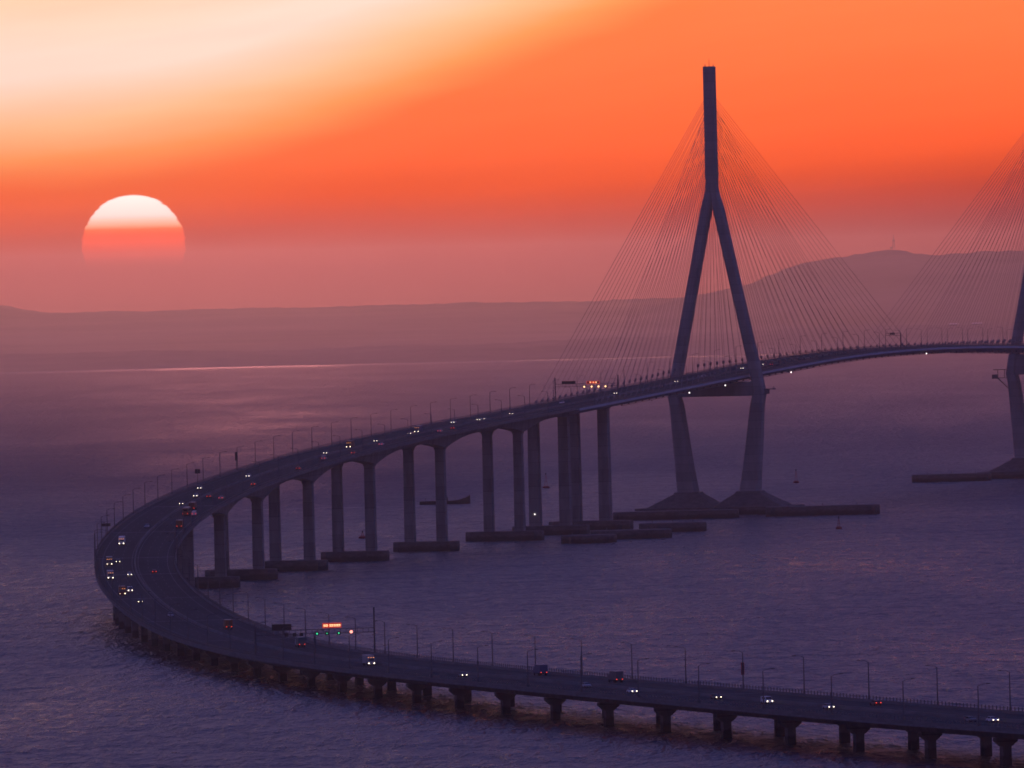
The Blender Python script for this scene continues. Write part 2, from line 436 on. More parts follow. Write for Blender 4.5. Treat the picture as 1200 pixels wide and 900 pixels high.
# sign boards / camera boxes mounted on their own posts
def post_sign(s, sg, h, w, hh, mt, label):
    r = empty('roadside_sign', at(s, sg*(width(s)/2-0.16), 0.8), (0, 0, heading(s)[0]+PI/2))
    p = MB(); p.tube((0,0,0), (0,0,h), 0.16, 0.12); p.build('post', M['pole'], r)
    b = MB(); b.box((0,-0.2,h-hh/2), (w, 0.18, hh)); b.build('sign_panel', mt, r)
    tag(r, label, 'road sign', 'roadside signs on the parapets')
post_sign(1664, 1, 5.2, 3.6, 1.1, M['sign'], 'dark wide sign board on a post at the outer parapet of the left bend')
post_sign(1990, 1, 6.2, 2.2, 1.8, M['sign'], 'dark square sign on a post at the outer parapet where the bend starts climbing')
post_sign(2085, 1, 8.0, 1.1, 3.6, M['sign'], 'tall narrow equipment box on a post beside the outer parapet of the climb')
post_sign(412, -1, 7.2, 0.9, 3.4, mat('red_sign_panel', (0.4, 0.05, 0.05), 0.6), 'narrow red sign on a post above the inner parapet of the low viaduct')

# ------------------------------------------------------------------ sign gantries
def gantry(s, label, boards, lamps, hz=7.2, mast=(9.0, 14.0), legs=(1, 0, -1), beam=None, mid=6.5):
    a, g = heading(s); c = at(s, 0, 0.06)
    r = empty('sign_gantry', c, (0, 0, a+PI/2)); w = width(s)/2-0.2      # local x runs to the outer (left) side, local -y faces oncoming outer lanes
    L = [mast[0] if q == 1 else mast[1] if q == -1 else mid for q in legs]
    for q, h in zip(legs, L):
        p = MB(); x = q*w; p.box((x, 0, h/2), (0.42, 0.42, h)); 
        if q: p.box((x+0.9*(1 if q < 0 else -1)*0, 0.9, h/2), (0.2, 0.2, h))
        for z in np.arange(1, h-0.5, 1.5):
            if q: p.box((x, 0.45, z), (0.16, 0.9, 0.16))
        p.build('gantry_leg', M['pole'], r)
    b = MB(); x0, x1 = beam or (-w, w)
    for z in (hz-0.65, hz+0.65): b.box(((x0+x1)/2, 0.12, z), (x1-x0, 0.22, 0.22))
    n = max(2, int((x1-x0)/1.8))
    for i in range(n+1):
        x = x0+(x1-x0)*i/n; b.box((x, 0.12, hz), (0.14, 0.14, 1.3))
    b.build('gantry_beam', M['pole'], r)
    for (x, z, bw, bh, mt, text) in boards:
        fy = 1 if text else -1
        bd = MB(); bd.box((x, fy*0.25, z), (bw, 0.4, bh)); o = bd.build('sign_board', mt, r)
        if text:
            fr = MB(); e = 0.16
            fr.box((x, fy*0.5, z+bh/2-e/2), (bw, 0.1, e)); fr.box((x, fy*0.5, z-bh/2+e/2), (bw, 0.1, e)); fr.box((x-bw/2+e/2, fy*0.5, z), (e, 0.1, bh-2*e)); fr.box((x+bw/2-e/2, fy*0.5, z), (e, 0.1, bh-2*e))
            for wx, ww in text[0]: fr.box((x+wx, fy*0.5, z), (ww, 0.06, bh*0.5))
            fr.build('led_glow', M['led_red'], o)
            tx = MB()
            for cx, cw in text[1]:
                # block-like lit characters, unreadable at this distance
                tx.box((x+cx, fy*0.58, z+bh*0.14), (cw, 0.06, bh*0.16)); tx.box((x+cx-cw*0.3, fy*0.58, z-bh*0.1), (cw*0.28, 0.06, bh*0.3)); tx.box((x+cx+cw*0.22, fy*0.58, z-bh*0.16), (cw*0.34, 0.06, bh*0.2))
            tx.build('led_text', M['led_text'], o)
    for (x, z, rad, mt) in lamps:
        q = MB(); q.box((x, 0.2, z), (1.1, 0.3, 1.1)); o = q.build('lane_signal', M['sign'], r)
        e = MB(); e.ellipsoid((x, 0.44, z), (rad, 0.12, rad)); e.build('signal_light', mt, o)
    return tag(r, label, 'sign gantry', 'overhead sign gantries')
chars = [(-2.35, 0.7), (-1.6, 0.7), (-0.85, 0.6), (-0.1, 0.6), (0.55, 0.55), (1.65, 0.7), (2.4, 0.7)]
gantry(829, 'sign gantry across the low viaduct with a glowing red message board', 
   [(10.6, 9.6, 6.2, 1.9, M['sign'], None), (-5.4, 9.7, 6.0, 1.5, M['sign'], ([(0, 5.2)], chars))],
   [(9.2, 7.1, 0.22, M['lamp_white'] if 0 else M['dark']), (6.6, 7.1, 0.2, M['dark']), (4.4, 7.1, 0.2, M['dark']), (-0.6, 7.2, 0.26, M['lamp_green']), (-3.8, 7.2, 0.16, M['lamp_green']), (-7.6, 7.2, 0.22, M['lamp_green']), (-11.6, 7.5, 0.5, M['lamp_red'])], hz=7.9, mast=(10.0, 15.0))
gantry(2764, 'sign gantry at the start of the cable-stayed bridge with red and amber lights',
   [(9.4, 9.6, 7.0, 1.5, M['sign'], None), (-3.4, 9.4, 6.6, 1.5, M['sign'], ([(0.2, 3.6)], [(-1.6, 0.7), (-0.2, 0.5), (1.4, 0.6)]))],
   [(1.2, 7.3, 0.42, M['lamp_amber']), (-2.6, 7.3, 0.42, M['lamp_amber']), (-6.2, 7.3, 0.45, M['lamp_amber']), (-9.8, 7.3, 0.42, M['lamp_amber'])], hz=8.2, mast=(12.0, 13.0))
gantry(3480, 'half-width sign gantry standing near the crest of the main span',
   [(5.0, 8.6, 3.0, 1.2, M['sign'], None)], [], hz=8.2, mast=(9, 9), legs=(0,), beam=(0, 8.5), mid=9.0)

# ------------------------------------------------------------------ vehicles (local +x is forward)
def profile_body(pts, w, inset=0.0, name='body', m=None, parent=None):
    b = MB(); n = len(pts)
    vs = [(x, -w/2+(inset if z > 0.95 else 0), z) for x, z in pts]+[(x, w/2-(inset if z > 0.95 else 0), z) for x, z in pts]
    fs = [tuple(range(n-1,-1,-1)), tuple(range(n, 2*n))]+[(i, (i+1) % n, n+(i+1) % n, n+i) for i in range(n)]
    b.add(vs, fs); o = b.build(name, m, parent)
    bv = o.modifiers.new('edge', 'BEVEL'); bv.width = 0.06; bv.segments = 1; bv.limit_method = 'ANGLE'
    return o
def wheels(r, xs, y, rad):
    for x in xs:
        for sg in (1, -1):
            w = MB(); w.tube((x, sg*(y-0.22), rad), (x, sg*y, rad), rad, rad, 12); w.build('wheel', M['tyre'], r)
def lights(r, x, y, z, rad, mt, name, back=False):
    for sg in (1, -1):
        e = MB(); e.ellipsoid((x, sg*y, z), (0.12, rad, rad*0.8)); e.build(name, mt, r)
def make(kind, paint, head):
    r = empty({'car': 'car', 'van': 'van', 'truck': 'box_truck', 'bus': 'bus'}[kind]); P = PAINT[paint]
    if kind == 'car':
        profile_body([(-2.2,0.32),(-2.25,0.85),(-1.9,0.98),(-1.35,1.42),(0.35,1.45),(1.15,0.98),(2.1,0.82),(2.25,0.6),(2.2,0.32)], 1.8, 0.2, 'body', P, r)
        g = MB(); g.hexa([(0.42,-0.68,1.38),(1.16,-0.76,0.99),(1.16,0.76,0.99),(0.42,0.68,1.38)], [(0.47,-0.66,1.42),(1.21,-0.74,1.02),(1.21,0.74,1.02),(0.47,0.66,1.42)]); 
        g.hexa([(-1.86,-0.72,1.0),(-1.4,-0.64,1.36),(-1.4,0.64,1.36),(-1.86,0.72,1.0)], [(-1.91,-0.7,1.03),(-1.45,-0.62,1.4),(-1.45,0.62,1.4),(-1.91,0.7,1.03)])
        for sg in (1,-1): g.box((-0.45, sg*0.705, 1.18), (1.7, 0.04, 0.32))
        g.build('window', M['glass'], r); wheels(r, (-1.35, 1.35), 0.92, 0.33); hx, ty, hz, tx, hr = 2.26, 0.65, 0.66, -2.27, 0.14
    elif kind == 'van':
        profile_body([(-2.4,0.35),(-2.45,1.9),(-2.2,2.0),(1.1,2.0),(1.75,1.2),(2.35,1.05),(2.45,0.7),(2.4,0.35)], 1.9, 0.12, 'body', P, r)
        g = MB(); g.hexa([(1.16,-0.76,1.9),(1.74,-0.8,1.24),(1.74,0.8,1.24),(1.16,0.76,1.9)], [(1.22,-0.74,1.93),(1.8,-0.78,1.27),(1.8,0.78,1.27),(1.22,0.74,1.93)])
        for sg in (1,-1): g.box((-0.3, sg*0.84, 1.58), (2.4, 0.04, 0.42))
        g.build('window', M['glass'], r); wheels(r, (-1.5, 1.5), 0.97, 0.36); hx, ty, hz, tx, hr = 2.47, 0.7, 0.8, -2.48, 0.17
    elif kind == 'truck':
        profile_body([(2.0,0.55),(2.0,2.35),(2.2,2.5),(3.5,2.5),(3.9,1.55),(3.95,0.55)], 2.2, 0.0, 'cab', PAINT['white'] if paint == 'teal' else P, r)
        b = MB(); b.box((-1.1, 0, 2.05), (5.9, 2.4, 2.5)); o = b.build('cargo_box', P, r); o.modifiers.new('edge', 'BEVEL').width = 0.05
        b = MB(); b.box((-0.2, 0, 0.65), (7.6, 1.0, 0.25)); b.build('chassis', M['dark'], r)
        g = MB(); g.hexa([(3.56,-0.95,2.38),(3.9,-0.95,1.6),(3.9,0.95,1.6),(3.56,0.95,2.38)], [(3.62,-0.95,2.4),(3.96,-0.95,1.62),(3.96,0.95,1.62),(3.62,0.95,2.4)]); g.build('window', M['glass'], r)
        wheels(r, (-3.0, -1.9, 2.7), 1.12, 0.48); hx, ty, hz, tx, hr = 3.99, 0.85, 0.85, -4.08, 0.19
        if head:
            e = MB()
            for y in (-0.8, 0, 0.8): e.ellipsoid((3.3, y, 2.58), (0.12, 0.2, 0.1))
            e.build('marker_light', M['orange'], r)
    else:
        profile_body([(-5.4,0.4),(-5.45,3.1),(-5.2,3.25),(5.0,3.25),(5.35,2.9),(5.45,0.9),(5.4,0.4)], 2.5, 0.04, 'body', P, r)
        g = MB()
        for sg in (1,-1): g.box((0, sg*1.24, 2.3), (9.8, 0.06, 0.9))
        g.box((5.43, 0, 2.1), (0.06, 2.2, 1.3)); g.box((-5.47, 0, 2.4), (0.06, 2.0, 0.8)); g.build('window', M['glass'], r)
        wheels(r, (-3.4, 3.4), 1.22, 0.5); hx, ty, hz, tx, hr = 5.47, 0.95, 0.85, -5.48, 0.24
    if head: lights(r, hx, ty, hz, hr, M['headlamp'], 'headlight')
    lights(r, tx, ty, hz+0.15, 0.15, M['taillamp'], 'taillight')
    return r
# (kind, paint, station, lane offset, headlights on)
V = [('truck','silver',726,3.6,1),('car','grey',598,6.0,1),('truck','teal',922,-10.6,0),('truck','blue',588,-14.9,0),('car','silver',480,3.3,0),('truck','grey',510,-14.7,0),('car','white',426,7.2,1),
('car','black',366,3.3,1),('van','white',326,3.1,1),('car','silver',280,2.8,1),('car','red',290,-14.4,0),('car','grey',172,6.3,0),('car','white',166,2.8,1),('car','silver',1962,10.1,1),
('car','white',1908,3.6,1),('car','grey',1858,2.8,1),('bus','orange',1792,-6.8,0),('truck','red',1824,-6.0,0),('car','silver',1888,-9.9,0),('car','red',1900,-3.2,0),('van','white',1788,-10.4,0),
('truck','orange',1716,-10.6,0),('car','silver',1722,3.2,0),('truck','white',1624,7.2,1),('truck','grey',1504,9.8,1),('car','black',1518,6.5,1),('truck','silver',1420,10.9,1),('car','white',1438,3.2,1),
('truck','red',1320,10.8,1),('van','white',1338,7.0,1),('car','black',1268,7.5,1),('car','red',1450,-6.4,0),('car','silver',1174,3.7,0),('truck','orange',1080,-7.0,0),('car','white',2044,3.0,1),
('car','red',1980,-10.2,0),('car','red',2094,-10.2,0),('van','silver',2170,-7.0,0),('car','grey',2222,2.8,1),('truck','orange',2274,2.8,1),('car','red',2216,-11.3,0),('car','black',2330,2.8,1),
('car','white',2294,-7.5,0),('car','grey',2402,3.0,1),('truck','blue',2418,2.8,1),('car','silver',2420,-7.3,0),('car','red',2450,-6.9,0),('car','white',2522,9.7,1),('car','silver',2548,3.0,1),
('car','grey',2558,3.1,1),('car','red',2616,2.8,1),('car','white',2740,7.2,0),('car','silver',2840,3.2,1),('car','black',2970,2.8,1),('car','white',3028,2.8,0),('car','silver',3122,3.7,1),
('car','grey',3168,3.5,1),('car','blue',3164,-2.8,0)]
V.sort(key=lambda q: q[2])
PROTO = {}; vc = {}
WORD = {'car': 'car', 'van': 'van', 'truck': 'box truck', 'bus': 'bus'}
ZV = zone
for kind, paint, s, off, head in V:
    key = (kind, paint, head)
    if key not in PROTO: PROTO[key] = o = make(kind, paint, head)
    else: o = copy_tree(PROTO[key])
    a, g = heading(s); away = off < 0
    o.location = at(s, off, 0.05); o.rotation_euler = (0, (-g if away else g), a+(0 if away else PI))
    ck = (kind, away); vc[ck] = vc.get(ck, 0)+1
    tag(o, f"{'dark' if paint == 'black' else paint} {WORD[kind]}, {'headlights lit, ' if head else ''}{ZV(s)} {'inner' if away else 'outer'} lanes, {ordinal(vc[ck])} {WORD[kind].split()[-1]} along from the right edge", WORD[kind], 'vehicles on the bridge road')

# ------------------------------------------------------------------ protective dolphins round the piers
def dolphin(x, y, L, Wd, h, rz, label):
    b = MB(); a, c = L/2, Wd/2
    P = []
    for k in range(9): th = -PI/2+PI*k/8; P.append((a-c+c*math.cos(th), c*math.sin(th)))
    for k in range(9): th = PI/2+PI*k/8; P.append((-a+c+c*math.cos(th), c*math.sin(th)))
    n = len(P); cs, sn = math.cos(rz), math.sin(rz)
    def ring(z, e=0.0):
        return [(x+(p*cs-q*sn)*(1-e/a), y+(p*sn+q*cs)*(1-e/a), z) for p, q in P]
    vs = ring(-0.8)+ring(h-0.5)+ring(h, 0.4)
    b.add(vs, [tuple(range(n-1,-1,-1)), tuple(range(2*n, 3*n))]+[(i, (i+1) % n, n+(i+1) % n, n+i) for i in range(n)]+[(n+i, n+(i+1) % n, 2*n+(i+1) % n, 2*n+i) for i in range(n)])
    r = tag(empty('protective_dolphin', (0,0,0)), label, 'dolphin', 'concrete dolphins guarding the piers')
    b.build('concrete_body', M['footing'], r)
    for k in range(int(L/6)):
        px = -a+3+6*k
        for sg in (1, -1):
            f = MB(); f.box((x+px*cs-sg*(c+0.25)*sn*0.985, y+px*sn+sg*(c+0.25)*cs*0.985, h*0.45), (0.9, 0.6, h*0.7), rz); f.build('fender', M['footing'], r)
    for k in range(3):
        rl = MB(); rl.tube((x+(-a*0.6+k*a*0.6)*cs, y+(-a*0.6+k*a*0.6)*sn, h-0.1), (x+(-a*0.6+k*a*0.6)*cs, y+(-a*0.6+k*a*0.6)*sn, h+1.3), 0.18); rl.build('bollard', M['rail'], r)
dolphin(35, 4870, 27, 16, 4.0, 0.15, 'lowest left concrete dolphin in front of the tall twin columns')
dolphin(56, 4932, 40, 16, 4.4, 0.15, 'middle concrete dolphin between the twin columns and the first pylon')
dolphin(78, 5050, 34, 16, 4.6, 0.15, 'concrete dolphin ending just before the left foot of the first pylon')
dolphin(84, 5320, 66, 17, 4.4, 0.0, 'long concrete dolphin running left from the foot of the first pylon')
dolphin(161, 5330, 60, 16, 5.0, 0.0, 'long concrete dolphin running right from the foot of the first pylon')
dolphin(263, 6125, 48, 17, 4.6, 0.0, 'concrete dolphin running left from the foot of the second pylon')

# ------------------------------------------------------------------ boats and buoys
def boat(x, y):
    r = tag(empty('fishing_boat', (x, y, 0)), 'dark fishing boat with raised bow and cabin passing behind the tall columns', 'boat')
    st = [(-14.5, 2.4, 1.9, 2.6), (-9, 3.3, 2.0, 2.0), (0, 3.6, 1.9, 1.7), (7, 3.0, 2.2, 1.2), (11.5, 1.6, 3.4, 0.5), (14.5, 0.15, 5.0, 0.1)]
    b = MB(); vs = []; m = 5
    for px, hw, sh, _ in st:
        vs += [(px, -hw, sh), (px, -hw*0.75, -0.2), (px, 0, -0.8 if px < 12 else 0.6), (px, hw*0.75, -0.2), (px, hw, sh)]
    fs = [(i*m+k, i*m+k+1, (i+1)*m+k+1, (i+1)*m+k) for i in range(len(st)-1) for k in range(m-1)]
    fs += [(i*m+4, i*m, (i+1)*m, (i+1)*m+4) for i in range(len(st)-1)]+[(0, 1, 2, 3, 4)]
    b.add(vs, fs).build('hull', M['hull'], r)
    c = MB(); c.hexa([(-4.5,-2.2,1.7),(2.2,-2.2,1.7),(2.2,2.2,1.7),(-4.5,2.2,1.7)], [(-4.3,-2,4.4),(1.5,-2,4.4),(1.5,2,4.4),(-4.3,2,4.4)]); c.hexa([(-2.8,-1.6,4.402),(1.2,-1.6,4.402),(1.2,1.6,4.402),(-2.8,1.6,4.402)], [(-2.6,-1.5,6.2),(0.8,-1.5,6.2),(0.8,1.5,6.2),(-2.6,1.5,6.2)])
    cb = c.build('cabin', M['cabin'], r)
    g = MB(); g.box((0.96, 0, 5.3), (0.5, 2.4, 0.8)); g.build('window', M['glass'], cb)
    t = MB(); t.tube((-0.8,0,6.1), (-0.8,0,8.2), 0.14, 0.08); t.tube((6,0,2.0), (6,0,3.6), 0.12, 0.08); t.tube((-11,0,2), (-11,0,3.8), 0.15, 0.1); t.tube((9,0,2.6),(15.5,0,5.9),0.12,0.07); t.build('mast', M['pole'], r)
boat(-40.0, 5824.0)
def buoy(x, y, h, rad, label):
    r = tag(empty('buoy', (x, y, 0)), label, 'buoy', 'channel buoys')
    b = MB(); b.tube((0,0,-0.7), (0,0,0.9), rad, rad, 12); b.tube((0,0,0.9), (0,0,1.4), rad, rad*0.5, 12); b.build('float', M['buoy'], r)
    t = MB()
    for k in range(4):
        a = PI/4+k*PI/2; t.tube((rad*0.5*math.cos(a), rad*0.5*math.sin(a), 1.2), (0.25*math.cos(a), 0.25*math.sin(a), h-0.8), 0.13, 0.1, 5)
    for z in (h*0.45, h*0.7): t.tube((0,0,z), (0,0,z+0.12), rad*0.32, rad*0.32, 8)
    t.build('lattice_mast', M['buoy'], r)
    l = MB(); l.tube((0,0,h-0.8), (0,0,h), 0.35, 0.2, 8); l.ellipsoid((0,0,h), (0.35,0.35,0.45)); l.build('topmark', M['dark'], r)
buoy(-76.2, 5067, 3.6, 2.0, 'small low red buoy on the water between two tall twin-column piers')
buoy(19.3, 6218, 9.0, 2.2, 'tall red buoy seen between columns left of the first pylon')
buoy(159.5, 5023, 6.0, 1.5, 'slender buoy on the water in front of the dolphin right of first pylon')
buoy(171.3, 6190, 8.0, 1.8, 'distant slender buoy on the water between the two pylons')
# boat wake: a thin broken strip of foam
wk = MB(); random.seed(3); x = -165.0
while x < -58:
    L = random.uniform(5, 15); y = 5796+random.uniform(-3, 3); hw = random.uniform(1.5, 5.5)
    n = 7; top = []; bot = []
    for i in range(n+1):
        k = math.sin(PI*i/n)**0.6; top.append((x+L*i/n, y+hw*k*random.uniform(0.6, 1), 0.02)); bot.append((x+L*i/n, y-hw*k*random.uniform(0.6, 1), 0.02))
    wk.add(bot+top, [(i, i+1, n+2+i, n+1+i) for i in range(n)]); x += L*random.uniform(0.75, 1.25)
tag(wk.build('wake_foam', M['foam'], fix=False), 'thin pale line of wake foam trailing the fishing boat behind the columns', 'wake', kind='stuff')

# pale strips painted in for light reflections along the dolphins' waterline
fm = MB(); rng = random.Random(5)
for fx, fy, L in ((35, 4860.5, 25), (56, 4922.5, 38), (78, 5040.5, 32), (84, 5310, 64), (161, 5320.5, 56), (263, 6115, 46), (124, 5375, 30)):
    x = fx-L/2
    while x < fx+L/2:
        l = rng.uniform(2.5, 8); y = fy+rng.uniform(-1.5, 0.5)+(x-fx)*0.1*(1 if fx < 80 else 0); hw = rng.uniform(0.5, 2.6)
        P = [(x, y, 0.02), (x+l*0.3, y-hw, 0.02), (x+l*0.7, y-hw*0.8, 0.02), (x+l, y, 0.02), (x+l*0.6, y+hw*0.6, 0.02), (x+l*0.3, y+hw*0.7, 0.02)]
        fm.add(P, [(0, 1, 2, 3, 4, 5)]); x += l*rng.uniform(0.9, 2.2)
tag(fm.build('waterline_glint', M['foam'], fix=False), 'broken pale strips standing in for reflections along the waterline of the dolphins', 'foam', kind='stuff')

# ------------------------------------------------------------------ far land, hills, water
def interp(x, pts): return float(np.interp(x, [p[0] for p in pts], [p[1] for p in pts]))
def terrain(name, y0, y1, ridge, base, label, x0=-7000, x1=8500, seed=1, nx=760, ny=26, rough=4.0, tree=2.2):
    rng = np.random.RandomState(seed)
    oct_ = [(rng.uniform(0.0008, 0.02), rng.uniform(0, 6.28), rng.uniform(0.0003, 0.003)) for _ in range(16)]
    vs = []; fs = []
    for j in range(ny+1):
        v = j/ny
        for i in range(nx+1):
            x = x0+(x1-x0)*i/nx
            sh = sum(math.sin(x*w*0.25+p) for w, p, _ in oct_[:6])*18
            y = y0+sh*(1-v)+(y1-y0)*v
            up = math.sin(min(1.0, v/0.72)*PI/2)**1.6 if v < 0.72 else math.cos((v-0.72)/0.28*PI/2)**0.8
            nz = sum(math.sin(x*w+p+y*q)/(1+w*180) for w, p, q in oct_)*rough
            z = -0.7+(base+(interp(x, ridge)-base)*up+nz*up) if 0 < j < ny else -0.7
            if 0 < j < ny: z = max(z, 2.8+0.3*math.sin(x*0.01))
            if 0 < j < ny: z += rng.uniform(-1, 1)*tree*(0.3+0.7*up)
            vs.append((x, y, z))
    for j in range(ny):
        for i in range(nx):
            a = j*(nx+1)+i; fs.append((a, a+1, a+nx+2, a+nx+1))
    me = bpy.data.meshes.new(name); me.from_pydata(vs, [], fs); me.update(); me.materials.append(M['land'])
    for p in me.polygons: p.use_smooth = True
    o = bpy.data.objects.new(name, me); COL.objects.link(o)
    return tag(o, label, 'land', kind='structure')
terrain('shore', 17150, 19800, [(-7000, 20), (-1200, 22), (0, 18), (400, 20), (531, 26), (700, 34), (1300, 30), (8500, 32)], 3, 'low dark shore along the far edge of the water', seed=2, rough=2.2)
terrain('far_land', 21000, 27900, [(-7000, 112), (-1560, 112), (-1410, 114), (-1307, 113), (-1250, 101), (-1195, 89), (-1130, 87), (-649, 85), (179, 83), (407, 88), (569, 92), (1300, 98), (8500, 100)], 15, 'flat hazy land rising behind the far shore', seed=5, rough=1.5)
terrain('hills', 21400, 25000, [(-7000, 15), (200, 15), (330, 70), (407, 95), (569, 122), (670, 160), (812, 183), (870, 189), (903, 193), (938, 188), (963, 178), (1013, 174), (1064, 178), (1114, 182), (1214, 179), (1500, 182), (1900, 160), (2600, 120), (4000, 70), (8500, 50)], 8, 'broad hazy hill behind the main span with a mast on top', seed=9, rough=1.8)
tw = tag(empty('radio_tower', (907, 23992, 193)), 'hazy radio tower on the top of the hill behind the main span', 'tower')
t = MB()
for k in range(4):
    a = PI/4+k*PI/2; t.tube((4.2*math.cos(a), 4.2*math.sin(a), -1), (0.9*math.cos(a), 0.9*math.sin(a), 24), 0.8, 0.5, 5)
for z in (4, 9, 14, 19): t.box((0, 0, z), (2*(3.3-z*0.1), 2*(3.3-z*0.1), 0.7))
t.build('lattice', M['rail'], tw); t = MB(); t.tube((0,0,23), (0,0,33), 0.8, 0.4); t.box((0,0,18), (6,6,2.4)); t.build('antenna', M['rail'], tw)
t = MB(); t.box((-5,0,0.5),(7,5,4)); t.build('base_building', M['cabin'], tw)
for x, y, z, w, lab in ((822, 18900, 32, 16, 'left'), (868, 18950, 32, 18, 'right')):
    r = tag(empty('shed', (x, y, z)), f'pale long shed roof on the hazy far shore, {lab} of a pair', 'building', 'pale sheds on the far shore')
    b = MB(); b.box((0,0,-2), (w,16,8)); b.build('wall', M['cabin'], r)
    b = MB(); b.hexa([(-w/2-1,-9,2.01),(w/2+1,-9,2.01),(w/2+1,9,2.01),(-w/2-1,9,2.01)], [(-w/2-1,-0.5,4.6),(w/2+1,-0.5,4.6),(w/2+1,0.5,4.6),(-w/2-1,0.5,4.6)]); b.build('roof', M['shed'], r)

def water_mat():
    m = bpy.data.materials.new('sea_water'); m.use_nodes = True; nt = m.node_tree; b = nt.nodes['Principled BSDF']
    b.inputs['Base Color'].default_value = (0.006, 0.034, 0.09, 1); b.inputs['Roughness'].default_value = 0.62; b.inputs['Specular IOR Level'].default_value = 0.5; b.inputs['IOR'].default_value = 1.333
    tc = nt.nodes.new('ShaderNodeTexCoord')
    def noise(scale, detail, rough, st=(1, 1, 1), dist=0.0):
        mp = nt.nodes.new('ShaderNodeMapping'); mp.inputs['Scale'].default_value = st; nt.links.new(tc.outputs['Object'], mp.inputs['Vector'])
        n = nt.nodes.new('ShaderNodeTexNoise'); n.inputs['Scale'].default_value = scale; n.inputs['Detail'].default_value = detail
        n.inputs['Roughness'].default_value = rough; n.inputs['Distortion'].default_value = dist
        nt.links.new(mp.outputs[0], n.inputs['Vector']); return n.outputs['Fac']
    def math_(op, a, b_=None):
        n = nt.nodes.new('ShaderNodeMath'); n.operation = op
        for i, q in enumerate((a, b_)):
            if q is None: continue
            if isinstance(q, (int, float)): n.inputs[i].default_value = q
            else: nt.links.new(q, n.inputs[i])
        return n.outputs[0]
    chop = noise(1.0, 2, 0.6, (0.30, 0.085, 1), 0.8); mid = noise(1.0, 3, 0.62, (0.17, 0.028, 1), 0.6); swell = noise(1.0, 2, 0.5, (0.035, 0.014, 1), 0.3); gust = noise(1.0, 4, 0.6, (0.006, 0.0013, 1), 0.5)
    amp = math_('ADD', 0.45, math_('MULTIPLY', gust, 1.3))
    h = math_('ADD', math_('MULTIPLY', swell, 1.6), math_('MULTIPLY', amp, math_('ADD', math_('MULTIPLY', chop, 0.55), math_('MULTIPLY', mid, 1.0))))
    rg = nt.nodes.new('ShaderNodeMapRange'); rg.inputs[1].default_value = 0.3; rg.inputs[2].default_value = 0.7; rg.inputs[3].default_value = 0.50; rg.inputs[4].default_value = 0.15
    nt.links.new(math_('ADD', math_('MULTIPLY', gust, 0.4), math_('MULTIPLY', math_('ADD', chop, mid), 0.3)), rg.inputs[0])
    sx = nt.nodes.new('ShaderNodeSeparateXYZ'); nt.links.new(tc.outputs['Object'], sx.inputs[0])
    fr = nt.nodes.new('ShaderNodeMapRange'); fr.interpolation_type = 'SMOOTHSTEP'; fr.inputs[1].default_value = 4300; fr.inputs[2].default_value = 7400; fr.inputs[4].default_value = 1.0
    nt.links.new(sx.outputs[1], fr.inputs[0])      # roughness raised far out to kill sun glitter, most along the sun's line
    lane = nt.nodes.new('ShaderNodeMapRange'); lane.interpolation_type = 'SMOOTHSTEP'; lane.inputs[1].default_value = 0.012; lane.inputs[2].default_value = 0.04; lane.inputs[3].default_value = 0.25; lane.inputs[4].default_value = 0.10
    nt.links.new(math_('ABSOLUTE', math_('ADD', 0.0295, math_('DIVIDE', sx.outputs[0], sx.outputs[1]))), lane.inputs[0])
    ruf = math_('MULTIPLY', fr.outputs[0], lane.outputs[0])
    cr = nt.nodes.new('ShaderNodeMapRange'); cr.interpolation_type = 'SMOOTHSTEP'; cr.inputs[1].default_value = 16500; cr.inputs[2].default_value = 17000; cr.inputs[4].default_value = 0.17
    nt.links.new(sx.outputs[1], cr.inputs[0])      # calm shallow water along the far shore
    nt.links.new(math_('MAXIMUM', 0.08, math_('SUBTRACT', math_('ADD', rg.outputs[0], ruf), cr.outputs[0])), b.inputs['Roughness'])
    bp = nt.nodes.new('ShaderNodeBump'); bp.inputs['Strength'].default_value = 1.0; bp.inputs['Distance'].default_value = WAVE
    nt.links.new(h, bp.inputs['Height']); nt.links.new(bp.outputs[0], b.inputs['Normal'])
    return m
WAVE = 7.5
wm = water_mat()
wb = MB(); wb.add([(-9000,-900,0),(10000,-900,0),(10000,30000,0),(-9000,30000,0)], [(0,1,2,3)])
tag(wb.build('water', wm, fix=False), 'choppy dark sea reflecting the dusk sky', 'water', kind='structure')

# ------------------------------------------------------------------ haze
SIGMA = 3.9e-5
hz = MB(); hz.box((500, 14700, (-1.6+250)/2), (19600, 31600, 250+1.6))
hm = bpy.data.materials.new('evening_haze'); hm.use_nodes = True; nt = hm.node_tree; nt.nodes.clear()
pv = nt.nodes.new('ShaderNodeVolumePrincipled'); out = nt.nodes.new('ShaderNodeOutputMaterial')
pv.inputs['Density'].default_value = SIGMA; pv.inputs['Color'].default_value = (0.97, 0.95, 0.97, 1); pv.inputs['Anisotropy'].default_value = 0.88
nt.links.new(pv.outputs[0], out.inputs['Volume'])
tag(hz.build('haze', hm), 'mauve evening haze hanging over the sea', 'haze', kind='stuff')

